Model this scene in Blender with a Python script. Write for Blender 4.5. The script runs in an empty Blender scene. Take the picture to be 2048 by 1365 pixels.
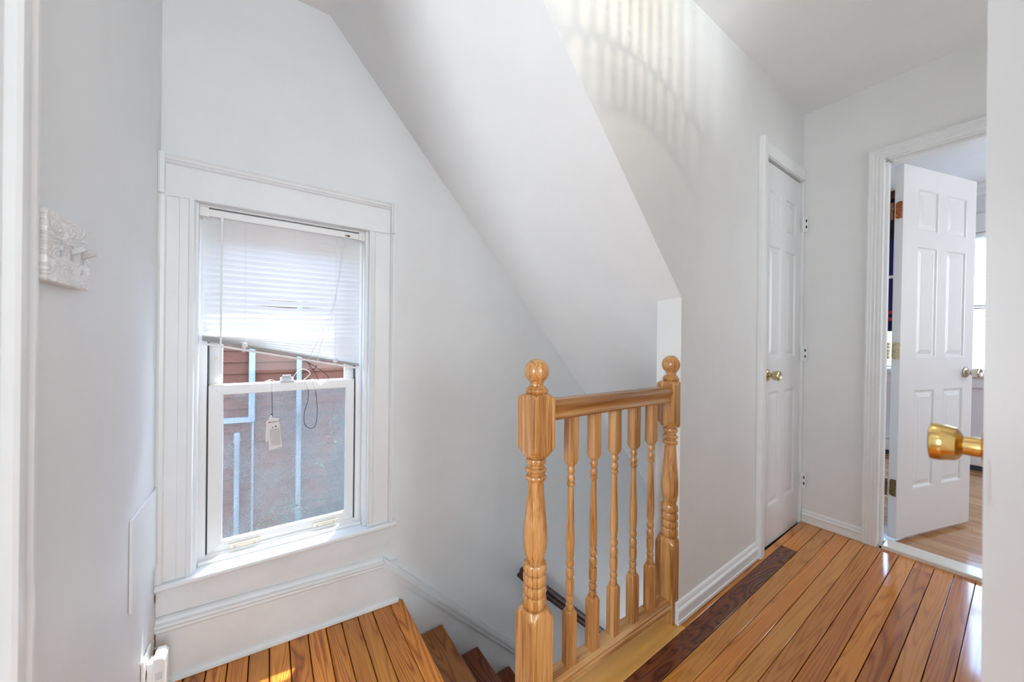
import bpy, bmesh, math, random
from mathutils import Vector, Matrix
random.seed(7)
SC = bpy.context.scene
COL = SC.collection
R = math.radians

# ------------------------------------------------------------------ camera, world, sun, lights, exposure
YAW, ROLL, FPX = R(34.346), R(0.586), 709.94
vv = Vector((math.sin(YAW), math.cos(YAW), 0)); r0 = Vector((math.cos(YAW), -math.sin(YAW), 0)); u0 = Vector((0, 0, 1))
rr = r0*math.cos(ROLL)+u0*math.sin(ROLL); uu = -r0*math.sin(ROLL)+u0*math.cos(ROLL)
cd = bpy.data.cameras.new('camera'); cam = bpy.data.objects.new('camera', cd); COL.objects.link(cam)
cd.sensor_width = 36; cd.lens = FPX/2048*36; cd.clip_start = .01
M = Matrix((rr, uu, -vv)).transposed().to_4x4(); M.translation = (0, 0, 1.06); cam.matrix_world = M
cd.dof.use_dof = True; cd.dof.focus_distance = 1.5; cd.dof.aperture_fstop = 3.2
SC.camera = cam

w = bpy.data.worlds.new('world'); SC.world = w; w.use_nodes = True
nt = w.node_tree; nt.nodes.clear()
sky = nt.nodes.new('ShaderNodeTexSky'); sky.sky_type = 'NISHITA'; sky.sun_disc = False
sky.sun_elevation = R(74); sky.sun_rotation = R(35); sky.altitude = 50
bg = nt.nodes.new('ShaderNodeBackground'); bg.inputs[1].default_value = 2.4
wo = nt.nodes.new('ShaderNodeOutputWorld')
nt.links.new(sky.outputs[0], bg.inputs[0]); nt.links.new(bg.outputs[0], wo.inputs[0])

def light(name, kind, loc, power, color=(1, 1, 1), direction=None, size=(1, 1), radius=.05):
    l = bpy.data.lights.new(name, kind); l.energy = power; l.color = color
    if kind == 'AREA': l.shape = 'RECTANGLE'; l.size, l.size_y = size
    if kind == 'POINT': l.shadow_soft_size = radius
    if kind == 'SUN': l.angle = R(.6)
    o = bpy.data.objects.new(name, l); COL.objects.link(o); o.location = loc
    if direction: o.rotation_euler = Vector(direction).to_track_quat('-Z', 'Y').to_euler()
    return o
EL = R(74.4); sx, sy = -.571, -.821
light('sun', 'SUN', (2, 4, 8), 10, (1, .97, .92), (sx*math.cos(EL), sy*math.cos(EL), -math.sin(EL)))
light('rear_fill', 'AREA', (.55, -3.36, 1.4), 56, (.87, .945, 1), (0, 1, -.02), (1.6, 1.7))  # soft fill added behind the camera, no window stands there
light('bedroom_fill', 'AREA', (3.9, -1.52, 1.5), 17, (.93, .965, 1), (0, 1, 0), (1.2, 1.3))  # added out of view to brighten the bedroom and its open door
light('hall_fill', 'AREA', (1.95, -1.37, 1.5), 10.5, (.97, .985, 1), (.9, 1, .7), (.8, 1.5))  # added fill aimed at the end wall and hall ceiling
light('left_room_daylight', 'AREA', (-1.75, -.2, 1.2), 34, (.87, .945, 1), (1, .42, .1), (.62, 1.2))
light('stairwell_fill', 'AREA', (3.35, 1.3, -2.1), 26, (.96, .98, 1), (-1, 0, .6), (.6, 1.2))  # added lamp lifting the lower stair wall and sloping ceiling

vs = SC.view_settings
vs.view_transform = 'Standard'; vs.look = 'None'; vs.exposure = .48; vs.gamma = 1; vs.use_curve_mapping = False
cy = SC.cycles
cy.use_denoising = True; cy.max_bounces = 7; cy.diffuse_bounces = 4; cy.use_adaptive_sampling = True; cy.adaptive_threshold = .05; cy.adaptive_min_samples = 16; cy.glossy_bounces = 4
cy.transmission_bounces = 6; cy.transparent_max_bounces = 16; cy.sample_clamp_indirect = 6
cy.caustics_reflective = False; cy.caustics_refractive = False

# ------------------------------------------------------------------ materials
MATS = {}
def base_mat(name):
    m = bpy.data.materials.new(name); m.use_nodes = True
    n = m.node_tree.nodes; n.clear()
    out = n.new('ShaderNodeOutputMaterial'); p = n.new('ShaderNodeBsdfPrincipled')
    m.node_tree.links.new(p.outputs[0], out.inputs[0])
    MATS[name] = m
    return m, n, m.node_tree.links, p, out
def noise(n, l, scale, detail=2, vec=None, rough=.5, dist=0):
    t = n.new('ShaderNodeTexNoise'); t.inputs['Scale'].default_value = scale; t.inputs['Detail'].default_value = detail
    t.inputs['Roughness'].default_value = rough; t.inputs['Distortion'].default_value = dist
    if vec: l.new(vec, t.inputs['Vector'])
    return t.outputs['Fac']
def mathn(n, l, op, a, b=None, c=None):
    t = n.new('ShaderNodeMath'); t.operation = op
    for i, x in enumerate((a, b, c)):
        if x is None: continue
        if isinstance(x, (int, float)): t.inputs[i].default_value = x
        else: l.new(x, t.inputs[i])
    return t.outputs[0]
def ramp(n, l, fac, stops):
    t = n.new('ShaderNodeValToRGB'); cr = t.color_ramp
    while len(cr.elements) < len(stops): cr.elements.new(.5)
    for e, (p, c) in zip(cr.elements, stops):
        e.position = p; e.color = (*c, 1) if len(c) == 3 else c
    l.new(fac, t.inputs[0]); return t.outputs[0]
def bump(n, l, h, p, strength=.1, dist=.002):
    b = n.new('ShaderNodeBump'); b.inputs['Strength'].default_value = strength; b.inputs['Distance'].default_value = dist
    l.new(h, b.inputs['Height']); l.new(b.outputs[0], p.inputs['Normal'])

def paint(name, col, rough=.5, var=.03, bstr=.12, scale=5, bscale=90):
    m, n, l, p, o = base_mat(name)
    tc = n.new('ShaderNodeTexCoord').outputs['Object']
    f = noise(n, l, scale, 4, tc, .6)
    lo = tuple(c*(1-var) for c in col); hi = tuple(min(1, c*(1+var*.6)) for c in col)
    l.new(ramp(n, l, f, [(.3, lo), (.7, hi)]), p.inputs['Base Color'])
    p.inputs['Roughness'].default_value = rough
    bump(n, l, noise(n, l, bscale, 3, tc), p, bstr, .0015)
    return m
def wood(name, stops, axis='x', ring=8, across=7, along=.7, rough=.28, coat=.25, fiber=.35, vary=.14, bstr=.08, ringsharp=1.0, ringamt=1.0):
    m, n, l, p, o = base_mat(name)
    tc = n.new('ShaderNodeTexCoord').outputs['Object']
    oi = n.new('ShaderNodeObjectInfo').outputs['Random']
    sc = {'x': (along, across, across), 'y': (across, along, across), 'z': (across, across, along)}[axis]
    off = n.new('ShaderNodeCombineXYZ')
    l.new(mathn(n, l, 'MULTIPLY', oi, 37.0), off.inputs[0]); l.new(mathn(n, l, 'MULTIPLY', oi, 91.0), off.inputs[1]); l.new(mathn(n, l, 'MULTIPLY', oi, 53.0), off.inputs[2])
    mp = n.new('ShaderNodeMapping'); mp.inputs['Scale'].default_value = sc
    l.new(tc, mp.inputs[0]); l.new(off.outputs[0], mp.inputs['Location'])
    f1 = noise(n, l, 1.0, 2.2, mp.outputs[0], .45, .5)
    s = mathn(n, l, 'SINE', mathn(n, l, 'MULTIPLY', f1, ring*6.283))
    s = mathn(n, l, 'MULTIPLY_ADD', s, .5, .5)
    s = mathn(n, l, 'POWER', s, ringsharp)
    mp2 = n.new('ShaderNodeMapping')
    mp2.inputs['Scale'].default_value = {'x': (6, 260, 260), 'y': (260, 6, 260), 'z': (260, 260, 6)}[axis]
    l.new(tc, mp2.inputs[0]); l.new(off.outputs[0], mp2.inputs['Location'])
    f2 = noise(n, l, 1.0, 3, mp2.outputs[0], .6)
    mp3 = n.new('ShaderNodeMapping'); mp3.inputs['Scale'].default_value = tuple(x*.35 for x in sc)
    l.new(tc, mp3.inputs[0]); l.new(off.outputs[0], mp3.inputs['Location'])
    f3 = noise(n, l, 1.0, 2, mp3.outputs[0])
    fac = mathn(n, l, 'ADD', mathn(n, l, 'MULTIPLY', s, .55*ringamt), mathn(n, l, 'MULTIPLY', mathn(n, l, 'SUBTRACT', f2, .5), fiber))
    fac = mathn(n, l, 'ADD', fac, mathn(n, l, 'MULTIPLY', f3, .5))
    colr = ramp(n, l, fac, stops)
    hsv = n.new('ShaderNodeHueSaturation'); l.new(colr, hsv.inputs['Color'])
    l.new(mathn(n, l, 'MULTIPLY_ADD', oi, vary*2, 1-vary), hsv.inputs['Value'])
    l.new(hsv.outputs[0], p.inputs['Base Color'])
    p.inputs['Roughness'].default_value = rough
    p.inputs['Coat Weight'].default_value = coat; p.inputs['Coat Roughness'].default_value = .08
    bump(n, l, mathn(n, l, 'ADD', mathn(n, l, 'MULTIPLY', s, .5), f2), p, bstr, .001)
    return m
def plain(name, col, rough=.4, metal=0, nscale=30, var=.08, bstr=0.0):
    m, n, l, p, o = base_mat(name)
    tc = n.new('ShaderNodeTexCoord').outputs['Object']
    f = noise(n, l, nscale, 3, tc)
    l.new(ramp(n, l, f, [(.3, tuple(c*(1-var) for c in col)), (.7, tuple(min(1, c*(1+var)) for c in col))]), p.inputs['Base Color'])
    p.inputs['Roughness'].default_value = rough; p.inputs['Metallic'].default_value = metal
    if bstr: bump(n, l, f, p, bstr, .001)
    return m

paint('wall_paint', (.785, .80, .805), .55, .025, .10)
paint('hall_paint', (.765, .772, .768), .5, .025, .10)
paint('ceiling_paint', (.85, .862, .868), .7, .02, .12)
paint('trim_paint', (.81, .825, .83), .35, .03, .12, 8, 60)
paint('old_trim_paint', (.76, .785, .80), .38, .06, .3, 6, 40)
paint('door_paint', (.76, .77, .78), .25, .015, .05, 4, 120)
paint('vinyl', (.84, .845, .84), .3, .015, .02)
paint('cream_plastic', (.78, .72, .60), .4, .05, .05)
paint('bedroom_paint', (.74, .73, .76), .6, .02, .08)
paint('marble', (.80, .79, .74), .15, .08, .02, 9)
paint('white_plastic', (.86, .86, .86), .22, .01, .01)
def pine(name, lo, mid, hi, axis='x', ring=24, across=9, along=.42, rough=.13, coat=.55, vary=.12, bstr=.05):
    wood(name, [(.06, lo), (.40, mid), (.85, hi)], axis, ring, across, along, rough, coat, .45, vary, bstr, .32, .8)
pine('pine_mid', (.20, .045, .005), (.52, .165, .019), (.72, .28, .040))
pine('pine_gold', (.26, .070, .009), (.56, .205, .027), (.72, .32, .055))
pine('pine_red', (.14, .026, .004), (.43, .118, .015), (.66, .23, .034))
pine('pine_dark', (.018, .004, .004), (.075, .016, .010), (.22, .062, .020), 'x', 17, 11, 2.0, .2, .3, .05, .1)
wood('pine_tan', [(.1, (.58, .28, .07)), (.5, (.78, .43, .12)), (.9, (.86, .54, .19))], 'x', 3, 9, .6, .35, .1, .25, .05, .05)
pine('landing_pine', (.08, .016, .003), (.43, .120, .013), (.74, .30, .040), 'y', 26, 9, .7, .3, .2, .2, .25)
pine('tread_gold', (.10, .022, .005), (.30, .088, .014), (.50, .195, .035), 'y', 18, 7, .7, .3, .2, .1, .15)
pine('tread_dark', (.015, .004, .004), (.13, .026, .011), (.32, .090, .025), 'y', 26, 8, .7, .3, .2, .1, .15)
OAK = [(.05, (.24, .09, .022)), (.27, (.43, .19, .055)), (.5, (.57, .29, .105)), (.8, (.70, .41, .18))]
wood('oak_z', OAK, 'z', 4, 22, 1.2, .26, .3, 1.1, .07, .14, 1.0, .45)
wood('oak_x', [(.05, (.16, .055, .014)), (.35, (.31, .125, .034)), (.65, (.44, .20, .06)), (.95, (.55, .28, .10))], 'x', 3, 16, 1.1, .24, .35, .9, .05, .12)
wood('oak_pale_x', OAK, 'x', 3, 16, 1.1, .35, .15, .9, .05, .12)
wood('bedroom_oak', [(.1, (.34, .155, .058)), (.5, (.47, .24, .10)), (.9, (.56, .32, .15))], 'y', 2, 14, .8, .14, .4, .4, .1, .03)
wood('mahogany', [(.1, (.012, .004, .003)), (.5, (.035, .009, .006)), (.9, (.085, .022, .012))], 'x', 3, 16, 1, .5, .0, .5, .05, .05)
plain('gap_dark', (.02, .009, .004), .8)
plain('brass', (.83, .58, .22), .16, 1, 40, .06)
plain('old_brass', (.62, .50, .30), .24, 1, 120, .25)
plain('nickel', (.66, .62, .54), .2, 1, 60, .1)
plain('dark_bronze', (.22, .16, .08), .4, 1, 160, .6, .2)
plain('rusty_metal', (.36, .11, .035), .55, .5, 130, .8, .4)
plain('steel', (.6, .62, .64), .28, .9, 60, .1)
plain('grey_plastic', (.45, .47, .5), .35, 0, 30, .1)
plain('shaded_toggle', (.58, .59, .59), .4, 0, 30, .05)  # toggles coloured darker so they look in shadow
plain('dark_rubber', (.05, .055, .06), .6)
plain('cord_white', (.8, .8, .79), .6)
plain('cord_backlit', (.03, .03, .035), .6)  # white cord and string coloured dark, as if backlit by the window
plain('paper', (.78, .75, .72), .8, 0, 60, .03)
plain('ink', (.08, .08, .09), .8)
plain('navy_cloth', (.008, .012, .09), .85, 0, 200, .4, .2)
plain('black_cloth', (.006, .006, .008), .85, 0, 200, .3)
plain('red_cloth', (.45, .03, .03), .8, 0, 200, .2)
plain('dark_brown_wood', (.05, .02, .012), .5, 0, 40, .3)
plain('ground_concrete', (.35, .34, .32), .9, 0, 3, .15)
plain('downpipe_white', (.19, .215, .245), .5, 0, 10, .04)
plain('leaf_green', (.05, .10, .022), .6, 0, 6, .5)
plain('bark', (.09, .06, .04), .9)
plain('chipped_plaster', (.16, .085, .045), .95, 0, 90, .7, .4)
plain('gold_frame', (.75, .55, .25), .25, 1)
# speckled granule siding
m, n, l, p, o = base_mat('granule_siding')
tc = n.new('ShaderNodeTexCoord').outputs['Object']
f = mathn(n, l, 'ADD', mathn(n, l, 'MULTIPLY', noise(n, l, 140, 3, tc, .7), .7), mathn(n, l, 'MULTIPLY', noise(n, l, 3, 3, tc), .35))
l.new(ramp(n, l, f, [(.3, (.062, .017, .006)), (.55, (.11, .033, .0135)), (.8, (.18, .066, .030))]), p.inputs['Base Color'])
p.inputs['Roughness'].default_value = .9; bump(n, l, f, p, .4, .004)
# translucent blind slats
def slat_mat(name, col, tr):
    m, n, l, p, o = base_mat(name)
    tc = n.new('ShaderNodeTexCoord').outputs['Object']
    l.new(ramp(n, l, noise(n, l, 12, 2, tc), [(.3, tuple(c*.97 for c in col)), (.7, col)]), p.inputs['Base Color'])
    p.inputs['Roughness'].default_value = .35
    t = n.new('ShaderNodeBsdfTranslucent'); t.inputs[0].default_value = (*col, 1)
    mx = n.new('ShaderNodeMixShader'); mx.inputs[0].default_value = tr
    l.new(p.outputs[0], mx.inputs[1]); l.new(t.outputs[0], mx.inputs[2]); l.new(mx.outputs[0], o.inputs[0])
slat_mat('slat_white', (.90, .90, .885), .50)
slat_mat('slat_bedroom', (.86, .90, .94), .55)
# window glass: clear transparency with a faint glossy coat
m, n, l, p, o = base_mat('clear_glass'); n.remove(p)
tr = n.new('ShaderNodeBsdfTransparent'); tr.inputs[0].default_value = (.95, .97, .97, 1)
gl = n.new('ShaderNodeBsdfGlossy'); gl.inputs['Roughness'].default_value = .03
df = n.new('ShaderNodeBsdfTranslucent'); df.inputs[0].default_value = (.35, .36, .37, 1)
fr = n.new('ShaderNodeLayerWeight'); fr.inputs[0].default_value = .5
rf = mathn(n, l, 'MULTIPLY_ADD', mathn(n, l, 'POWER', fr.outputs['Facing'], 5.0), .45, .012)
mx = n.new('ShaderNodeMixShader'); l.new(rf, mx.inputs[0]); l.new(tr.outputs[0], mx.inputs[1]); l.new(gl.outputs[0], mx.inputs[2])
tc = n.new('ShaderNodeTexCoord').outputs['Object']
mp = n.new('ShaderNodeMapping'); mp.inputs['Rotation'].default_value = (0, R(40), 0); mp.inputs['Scale'].default_value = (3, 1, 90); l.new(tc, mp.inputs[0])
scr = ramp(n, l, noise(n, l, 3, 3, mp.outputs[0]), [(.64, (.002, .002, .002)), (.78, (.025, .025, .025))])
mx2 = n.new('ShaderNodeMixShader'); l.new(scr, mx2.inputs[0]); l.new(mx.outputs[0], mx2.inputs[1]); l.new(df.outputs[0], mx2.inputs[2])
l.new(mx2.outputs[0], o.inputs[0])
# dusty insect screen behind the lower sash: fine weave that scatters sunlight
m, n, l, p, o = base_mat('insect_screen'); n.remove(p)
tr = n.new('ShaderNodeBsdfTransparent')
df = n.new('ShaderNodeBsdfTranslucent'); df.inputs[0].default_value = (.30, .34, .35, 1)
dd = n.new('ShaderNodeBsdfDiffuse'); dd.inputs[0].default_value = (.15, .175, .19, 1)
ms = n.new('ShaderNodeMixShader'); ms.inputs[0].default_value = .45; l.new(df.outputs[0], ms.inputs[1]); l.new(dd.outputs[0], ms.inputs[2])
tc = n.new('ShaderNodeTexCoord').outputs['Object']
mp = n.new('ShaderNodeMapping'); mp.inputs['Scale'].default_value = (260, 1, 620); l.new(tc, mp.inputs[0])
f1 = noise(n, l, 1.0, 2, mp.outputs[0], .6)
f2 = noise(n, l, 6, 4, tc, .6)
fac = mathn(n, l, 'ADD', mathn(n, l, 'MULTIPLY', f1, .75), mathn(n, l, 'MULTIPLY', f2, .45))
sp = n.new('ShaderNodeSeparateXYZ'); l.new(tc, sp.inputs[0])
fac = mathn(n, l, 'ADD', fac, mathn(n, l, 'MULTIPLY', sp.outputs[0], .35))
fac = mathn(n, l, 'SUBTRACT', fac, mathn(n, l, 'MULTIPLY', mathn(n, l, 'SUBTRACT', sp.outputs[2], .5), .12))
fac = ramp(n, l, fac, [(.44, (.05, .05, .05)), (.60, (.28, .28, .28)), (.76, (.85, .85, .85))])
mx = n.new('ShaderNodeMixShader'); l.new(fac, mx.inputs[0]); l.new(tr.outputs[0], mx.inputs[1]); l.new(ms.outputs[0], mx.inputs[2]); l.new(mx.outputs[0], o.inputs[0])
# crystal beads
m, n, l, p, o = base_mat('crystal')
tc = n.new('ShaderNodeTexCoord').outputs['Object']
l.new(ramp(n, l, noise(n, l, 80, 2, tc), [(.3, (.8, .78, .74)), (.7, (.95, .93, .9))]), p.inputs['Base Color'])
p.inputs['Roughness'].default_value = .08; p.inputs['Transmission Weight'].default_value = .6
# lit bulb
m, n, l, p, o = base_mat('lit_bulb')
tc = n.new('ShaderNodeTexCoord').outputs['Object']
l.new(ramp(n, l, noise(n, l, 20, 2, tc), [(.3, (1, .82, .55)), (.7, (1, .86, .62))]), p.inputs['Emission Color']); p.inputs['Emission Strength'].default_value = 6
# carved switch plate (relief contour lines)
m, n, l, p, o = base_mat('carved_white')
tc = n.new('ShaderNodeTexCoord').outputs['Object']
mp = n.new('ShaderNodeMapping'); mp.inputs['Scale'].default_value = (1, 11, 30); l.new(tc, mp.inputs[0])
f = noise(n, l, 1.0, 1.5, mp.outputs[0], .4, .3)
s = mathn(n, l, 'SINE', mathn(n, l, 'MULTIPLY', f, 95))
l.new(ramp(n, l, s, [(.25, (.76, .76, .755)), (.95, (.88, .88, .87))]), p.inputs['Base Color'])
p.inputs['Roughness'].default_value = .35; bump(n, l, s, p, .5, .002)

# ------------------------------------------------------------------ mesh helpers
class MB:
    def __init__(s): s.v = []; s.f = []
    def add(s, vs, fs):
        b = len(s.v); s.v += [tuple(x) for x in vs]; s.f += [tuple(i+b for i in f) for f in fs]; return s
    def box(s, x0, x1, y0, y1, z0, z1):
        return s.add([(x0, y0, z0), (x1, y0, z0), (x1, y1, z0), (x0, y1, z0), (x0, y0, z1), (x1, y0, z1), (x1, y1, z1), (x0, y1, z1)],
                     [(3, 2, 1, 0), (4, 5, 6, 7), (0, 1, 5, 4), (1, 2, 6, 5), (2, 3, 7, 6), (3, 0, 4, 7)])
    def plank(s, x0, x1, y0, y1, z0, z1, c=.0012):      # box with chamfered top edges
        vs = [(x0, y0, z0), (x1, y0, z0), (x1, y1, z0), (x0, y1, z0), (x0, y0, z1-c), (x1, y0, z1-c), (x1, y1, z1-c), (x0, y1, z1-c),
              (x0+c, y0+c, z1), (x1-c, y0+c, z1), (x1-c, y1-c, z1), (x0+c, y1-c, z1)]
        return s.add(vs, [(3, 2, 1, 0), (0, 1, 5, 4), (1, 2, 6, 5), (2, 3, 7, 6), (3, 0, 4, 7), (4, 5, 9, 8), (5, 6, 10, 9), (6, 7, 11, 10), (7, 4, 8, 11), (8, 9, 10, 11)])
    def prism(s, poly, fn, a, b):                        # 2D polygon extruded between a and b; fn(u, v, t) -> xyz
        n_ = len(poly); vs = [fn(u, v, a) for u, v in poly]+[fn(u, v, b) for u, v in poly]
        fs = [tuple(range(n_-1, -1, -1)), tuple(range(n_, 2*n_))]+[(i, (i+1) % n_, n_+(i+1) % n_, n_+i) for i in range(n_)]
        return s.add(vs, fs)
    def lathe(s, prof, c, axis='z', seg=32, half=None):  # prof (t, r); half = half width of the square the turning is cut from
        vs, fs = [], []
        for t, r in prof:
            for k in range(seg):
                a = 2*math.pi*k/seg; rho = r
                if half: rho = min(r, half/max(abs(math.cos(a)), abs(math.sin(a))))
                u, v_ = rho*math.cos(a), rho*math.sin(a)
                vs.append({'z': (c[0]+u, c[1]+v_, c[2]+t), 'y': (c[0]+u, c[1]+t, c[2]+v_), 'x': (c[0]+t, c[1]+u, c[2]+v_)}[axis])
        m_ = len(prof)
        for i in range(m_-1):
            for k in range(seg):
                fs.append((i*seg+k, i*seg+(k+1) % seg, (i+1)*seg+(k+1) % seg, (i+1)*seg+k))
        fs.append(tuple(range(seg-1, -1, -1))); fs.append(tuple((m_-1)*seg+k for k in range(seg)))
        return s.add(vs, fs)
    def tube(s, pts, r, seg=8):
        pts = [Vector(p) for p in pts]; vs, fs = [], []; prev = None
        for i, p in enumerate(pts):
            d = (pts[min(i+1, len(pts)-1)]-pts[max(i-1, 0)]).normalized()
            a = Vector((0, 0, 1)) if abs(d.z) < .9 else Vector((1, 0, 0))
            if prev is None: e1 = d.cross(a).normalized()
            else: e1 = (prev-d*prev.dot(d)).normalized()
            prev = e1; e2 = d.cross(e1)
            for k in range(seg):
                t = 2*math.pi*k/seg; vs.append(p+e1*(r*math.cos(t))+e2*(r*math.sin(t)))
        for i in range(len(pts)-1):
            for k in range(seg): fs.append((i*seg+k, i*seg+(k+1) % seg, (i+1)*seg+(k+1) % seg, (i+1)*seg+k))
        fs.append(tuple(range(seg-1, -1, -1))); fs.append(tuple((len(pts)-1)*seg+k for k in range(seg)))
        return s.add(vs, fs)
    def build(s, name, mat, parent=None, smooth=None, bevel=0, local=False):
        me = bpy.data.meshes.new(name); me.from_pydata(s.v, [], s.f); me.update()
        bm = bmesh.new(); bm.from_mesh(me); bmesh.ops.recalc_face_normals(bm, faces=bm.faces)
        if bevel:
            bmesh.ops.bevel(bm, geom=[e for e in bm.edges if e.is_manifold and e.calc_face_angle(0) > .6], offset=bevel, segments=2, profile=.6, affect='EDGES', clamp_overlap=True)
        bm.to_mesh(me); bm.free()
        me.materials.append(MATS[mat])
        if smooth:
            for p_ in me.polygons: p_.use_smooth = True
            me.set_sharp_from_angle(angle=R(smooth))
        ob = bpy.data.objects.new(name, me); COL.objects.link(ob)
        if parent: attach(ob, parent, local)
        return ob
def wmat(o):
    m_ = Matrix.LocRotScale(o.location, o.rotation_euler, o.scale)
    return (wmat(o.parent) @ o.matrix_parent_inverse @ m_) if o.parent else m_
def attach(ob, parent, local=False):
    ob.parent = parent
    ob.matrix_parent_inverse = Matrix.Identity(4) if local else wmat(parent).inverted()
def tag(o, label, cat, group=None, kind=None):
    o['label'] = label; o['category'] = cat
    if group: o['group'] = group
    if kind: o['kind'] = kind
    return o
def empty(name, loc=(0, 0, 0), rz=0, ry=0):
    o = bpy.data.objects.new(name, None); COL.objects.link(o); o.location = loc; o.rotation_euler = (0, ry, rz); o.empty_display_size = .05
    return o
def catmull(pts, k=6):
    P = [Vector(p) for p in pts]; out = []
    for i in range(len(P)-1):
        a, b, c, d = P[max(i-1, 0)], P[i], P[i+1], P[min(i+2, len(P)-1)]
        for j in range(k):
            t = j/k
            out.append(.5*((2*b)+(c-a)*t+(2*a-5*b+4*c-d)*t*t+(3*b-a-3*c+d)*t**3))
    out.append(P[-1]); return out

# ------------------------------------------------------------------ main dimensions (metres; hall floor at the far wall = 0)
YW, XL, XF, YC, ZC = 1.69, -.3127, 2.640, .775, 2.436
TILT = .0275                         # the old hall floor sags towards the stairs
def zf(x): return (x-XF)*TILT

# ------------------------------------------------------------------ shell
o = MB().box(XL-.1, XL, .806, 1.8, -3.2, 2.6).box(XL-.1, XL, -3.5, .0, -3.2, 2.6).box(XL-.1, XL, .0, .806, 2.05, 2.6).box(XL-.1, XL, 0, .806, -3.2, -.09).build('wall_left', 'wall_paint'); WL = tag(o, 'white painted wall on the left with the carved switch plate', 'wall', kind='structure')
b = MB()
wx0, wx1, wz0, wz1 = -.222, .370, .20, 1.5455
b.box(XL-.1, wx0, YW, YW+.11, -3.2, 2.6).box(wx1, 3.6, YW, YW+.11, -3.2, 2.6).box(wx0, wx1, YW, YW+.11, -3.2, wz0).box(wx0, wx1, YW, YW+.11, wz1, 2.6)
tag(b.build('wall_back', 'wall_paint'), 'white wall around the stair window, under the sloping ceiling', 'wall', kind='structure')
# closet wall with its raking lower edge over the stairs and the closet doorway
def fz(x): return 1.2378-1.0948*(x-1.3323)
xs0 = 1.3323-(ZC-1.2378)/1.0948
b = MB()
XZ = lambda u, v, t: (u, t, v)
b.prism([(xs0, ZC), (1.3323, 1.2378), (1.3323, ZC)], XZ, YC, YC+.105)
b.box(1.3323, 2.088, YC, YC+.105, -.3, ZC).box(2.088, 2.632, YC, YC+.105, 2.03, ZC).box(2.632, XF+.11, YC, YC+.105, -.3, ZC)
b.box(2.088, 2.632, YC+.09, YC+.105, -.3, 2.03)
tag(b.build('wall_center', 'hall_paint'), 'white wall with the closet door, cut off at a slant above the stairs', 'wall', kind='structure')
b = MB().box(XF, XF+.11, .461, YC, -.3, ZC).box(XF, XF+.11, -.40, .461, 2.028, ZC).box(XF, XF+.11, -1.5, -.40, -.3, ZC)
tag(b.build('wall_right', 'hall_paint'), 'white end wall around the open bedroom doorway', 'wall', kind='structure')
b = MB().box(XL-.1, 1.62, -3.5, -3.4, -.3, ZC).box(1.62, XF+.11, -1.5, -1.4, -.3, ZC).box(1.50, 1.62, -3.4, .02, -.3, ZC)
tag(b.build('wall_front', 'hall_paint'), 'white wall behind the viewer holding the brass knob door', 'wall', kind='structure')
b = MB().box(XL-.1, XF+.11, -3.5, YW+.11, ZC, ZC+.08)
tag(b.build('ceiling', 'ceiling_paint'), 'flat white hall ceiling', 'ceiling', kind='structure')
# sloping ceiling over the stairs
def bz(x): return .7208-1.1051*(x-1.753)
xb0 = 1.753-(ZC-.7208)/1.1051
b = MB(); vs, fs = [], []
SX = [0, .25, .5, .75, 1, 1.02, 1.3, 1.6, 1.9]
for i in range(9):
    q = SX[i]
    xa, xb = xs0+(1.333-xs0)*q, xb0+(1.333-xb0)*q
    if q > 1: xa = xb = 1.333+(q-1)*2.35
    yf = YC if xa <= 1.34 else YC+.05
    vs += [(xa, yf, fz(xa)), (xb, YW+.02, bz(xb)), (xb, YW+.02, bz(xb)+.09), (xa, YC+.06, fz(xa)+.05)]
for i in range(8):
    for k in range(4): fs.append((i*4+k, i*4+(k+1) % 4, (i+1)*4+(k+1) % 4, (i+1)*4+k))
b.add(vs, fs+[(0, 1, 2, 3), (35, 34, 33, 32)])
tag(b.build('ceiling_slope', 'ceiling_paint'), 'smooth white ceiling sloping down over the stairs', 'ceiling', kind='structure')
b = MB().box(.56, 3.5, .80, .872, -3.2, -.075)
tag(b.build('wall_stair', 'wall_paint'), 'white wall below the hall floor beside the descending stairs', 'wall', kind='structure')
b = MB().box(3.45, 3.55, .80, 1.8, -3.2, .2)
tag(b.build('wall_lower', 'wall_paint'), 'white wall at the bottom of the stairwell', 'wall', kind='structure')
# old crumbled corner of the left wall
for (yy, zz, s) in ((1.664, .176, .014), (1.672, .15, .010), (1.66, -.01, .020), (1.672, .02, .012), (1.668, .045, .009)):
    pts = [(s*(.6+.5*random.random())*math.cos(a*.785)*.55, s*(.7+.6*random.random())*math.sin(a*.785)) for a in range(8)]
    MB().prism(pts, lambda u, v, t: (t, yy+u, zz+v), XL-.003, XL+.002).build('paint_chip', 'chipped_plaster', WL)

# ------------------------------------------------------------------ hall floor
FL = tag(MB().box(-2.95, 0, -1.4, .745, -.05, -.020).box(-2.95, -1.14, -3.4, -1.4, -.05, -.004).build('floor', 'gap_dark'), 'glossy orange pine plank floor of the hall', 'floor', kind='structure')
FL.location = (XF, 0, 0); FL.rotation_euler = (0, -math.atan(TILT), 0)
edges = [.775, .744, .675, .614, .553, .494, .431, .371, .315, .254, .195, .135]
while edges[-1] > -2.3: edges.append(edges[-1]-.0605)
joints = {0: [2.06], 1: [2.255], 2: [2.507], 7: [2.257], 8: [2.545], 4: [.55], 5: [.9], 3: [.3]}
rowmat = ['pine_mid', 'pine_dark', 'pine_gold', 'pine_mid', 'pine_gold', 'pine_mid', 'pine_red', 'pine_mid', 'pine_red', 'pine_mid', 'pine_red', 'pine_mid']
def floor_plank(x0, x1, y0, y1, mat, z=0):
    MB().plank(x0-XF, x1-XF, y0, y1, -.020, z).build('floor_plank', mat, FL, local=True)
G = .0011
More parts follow.
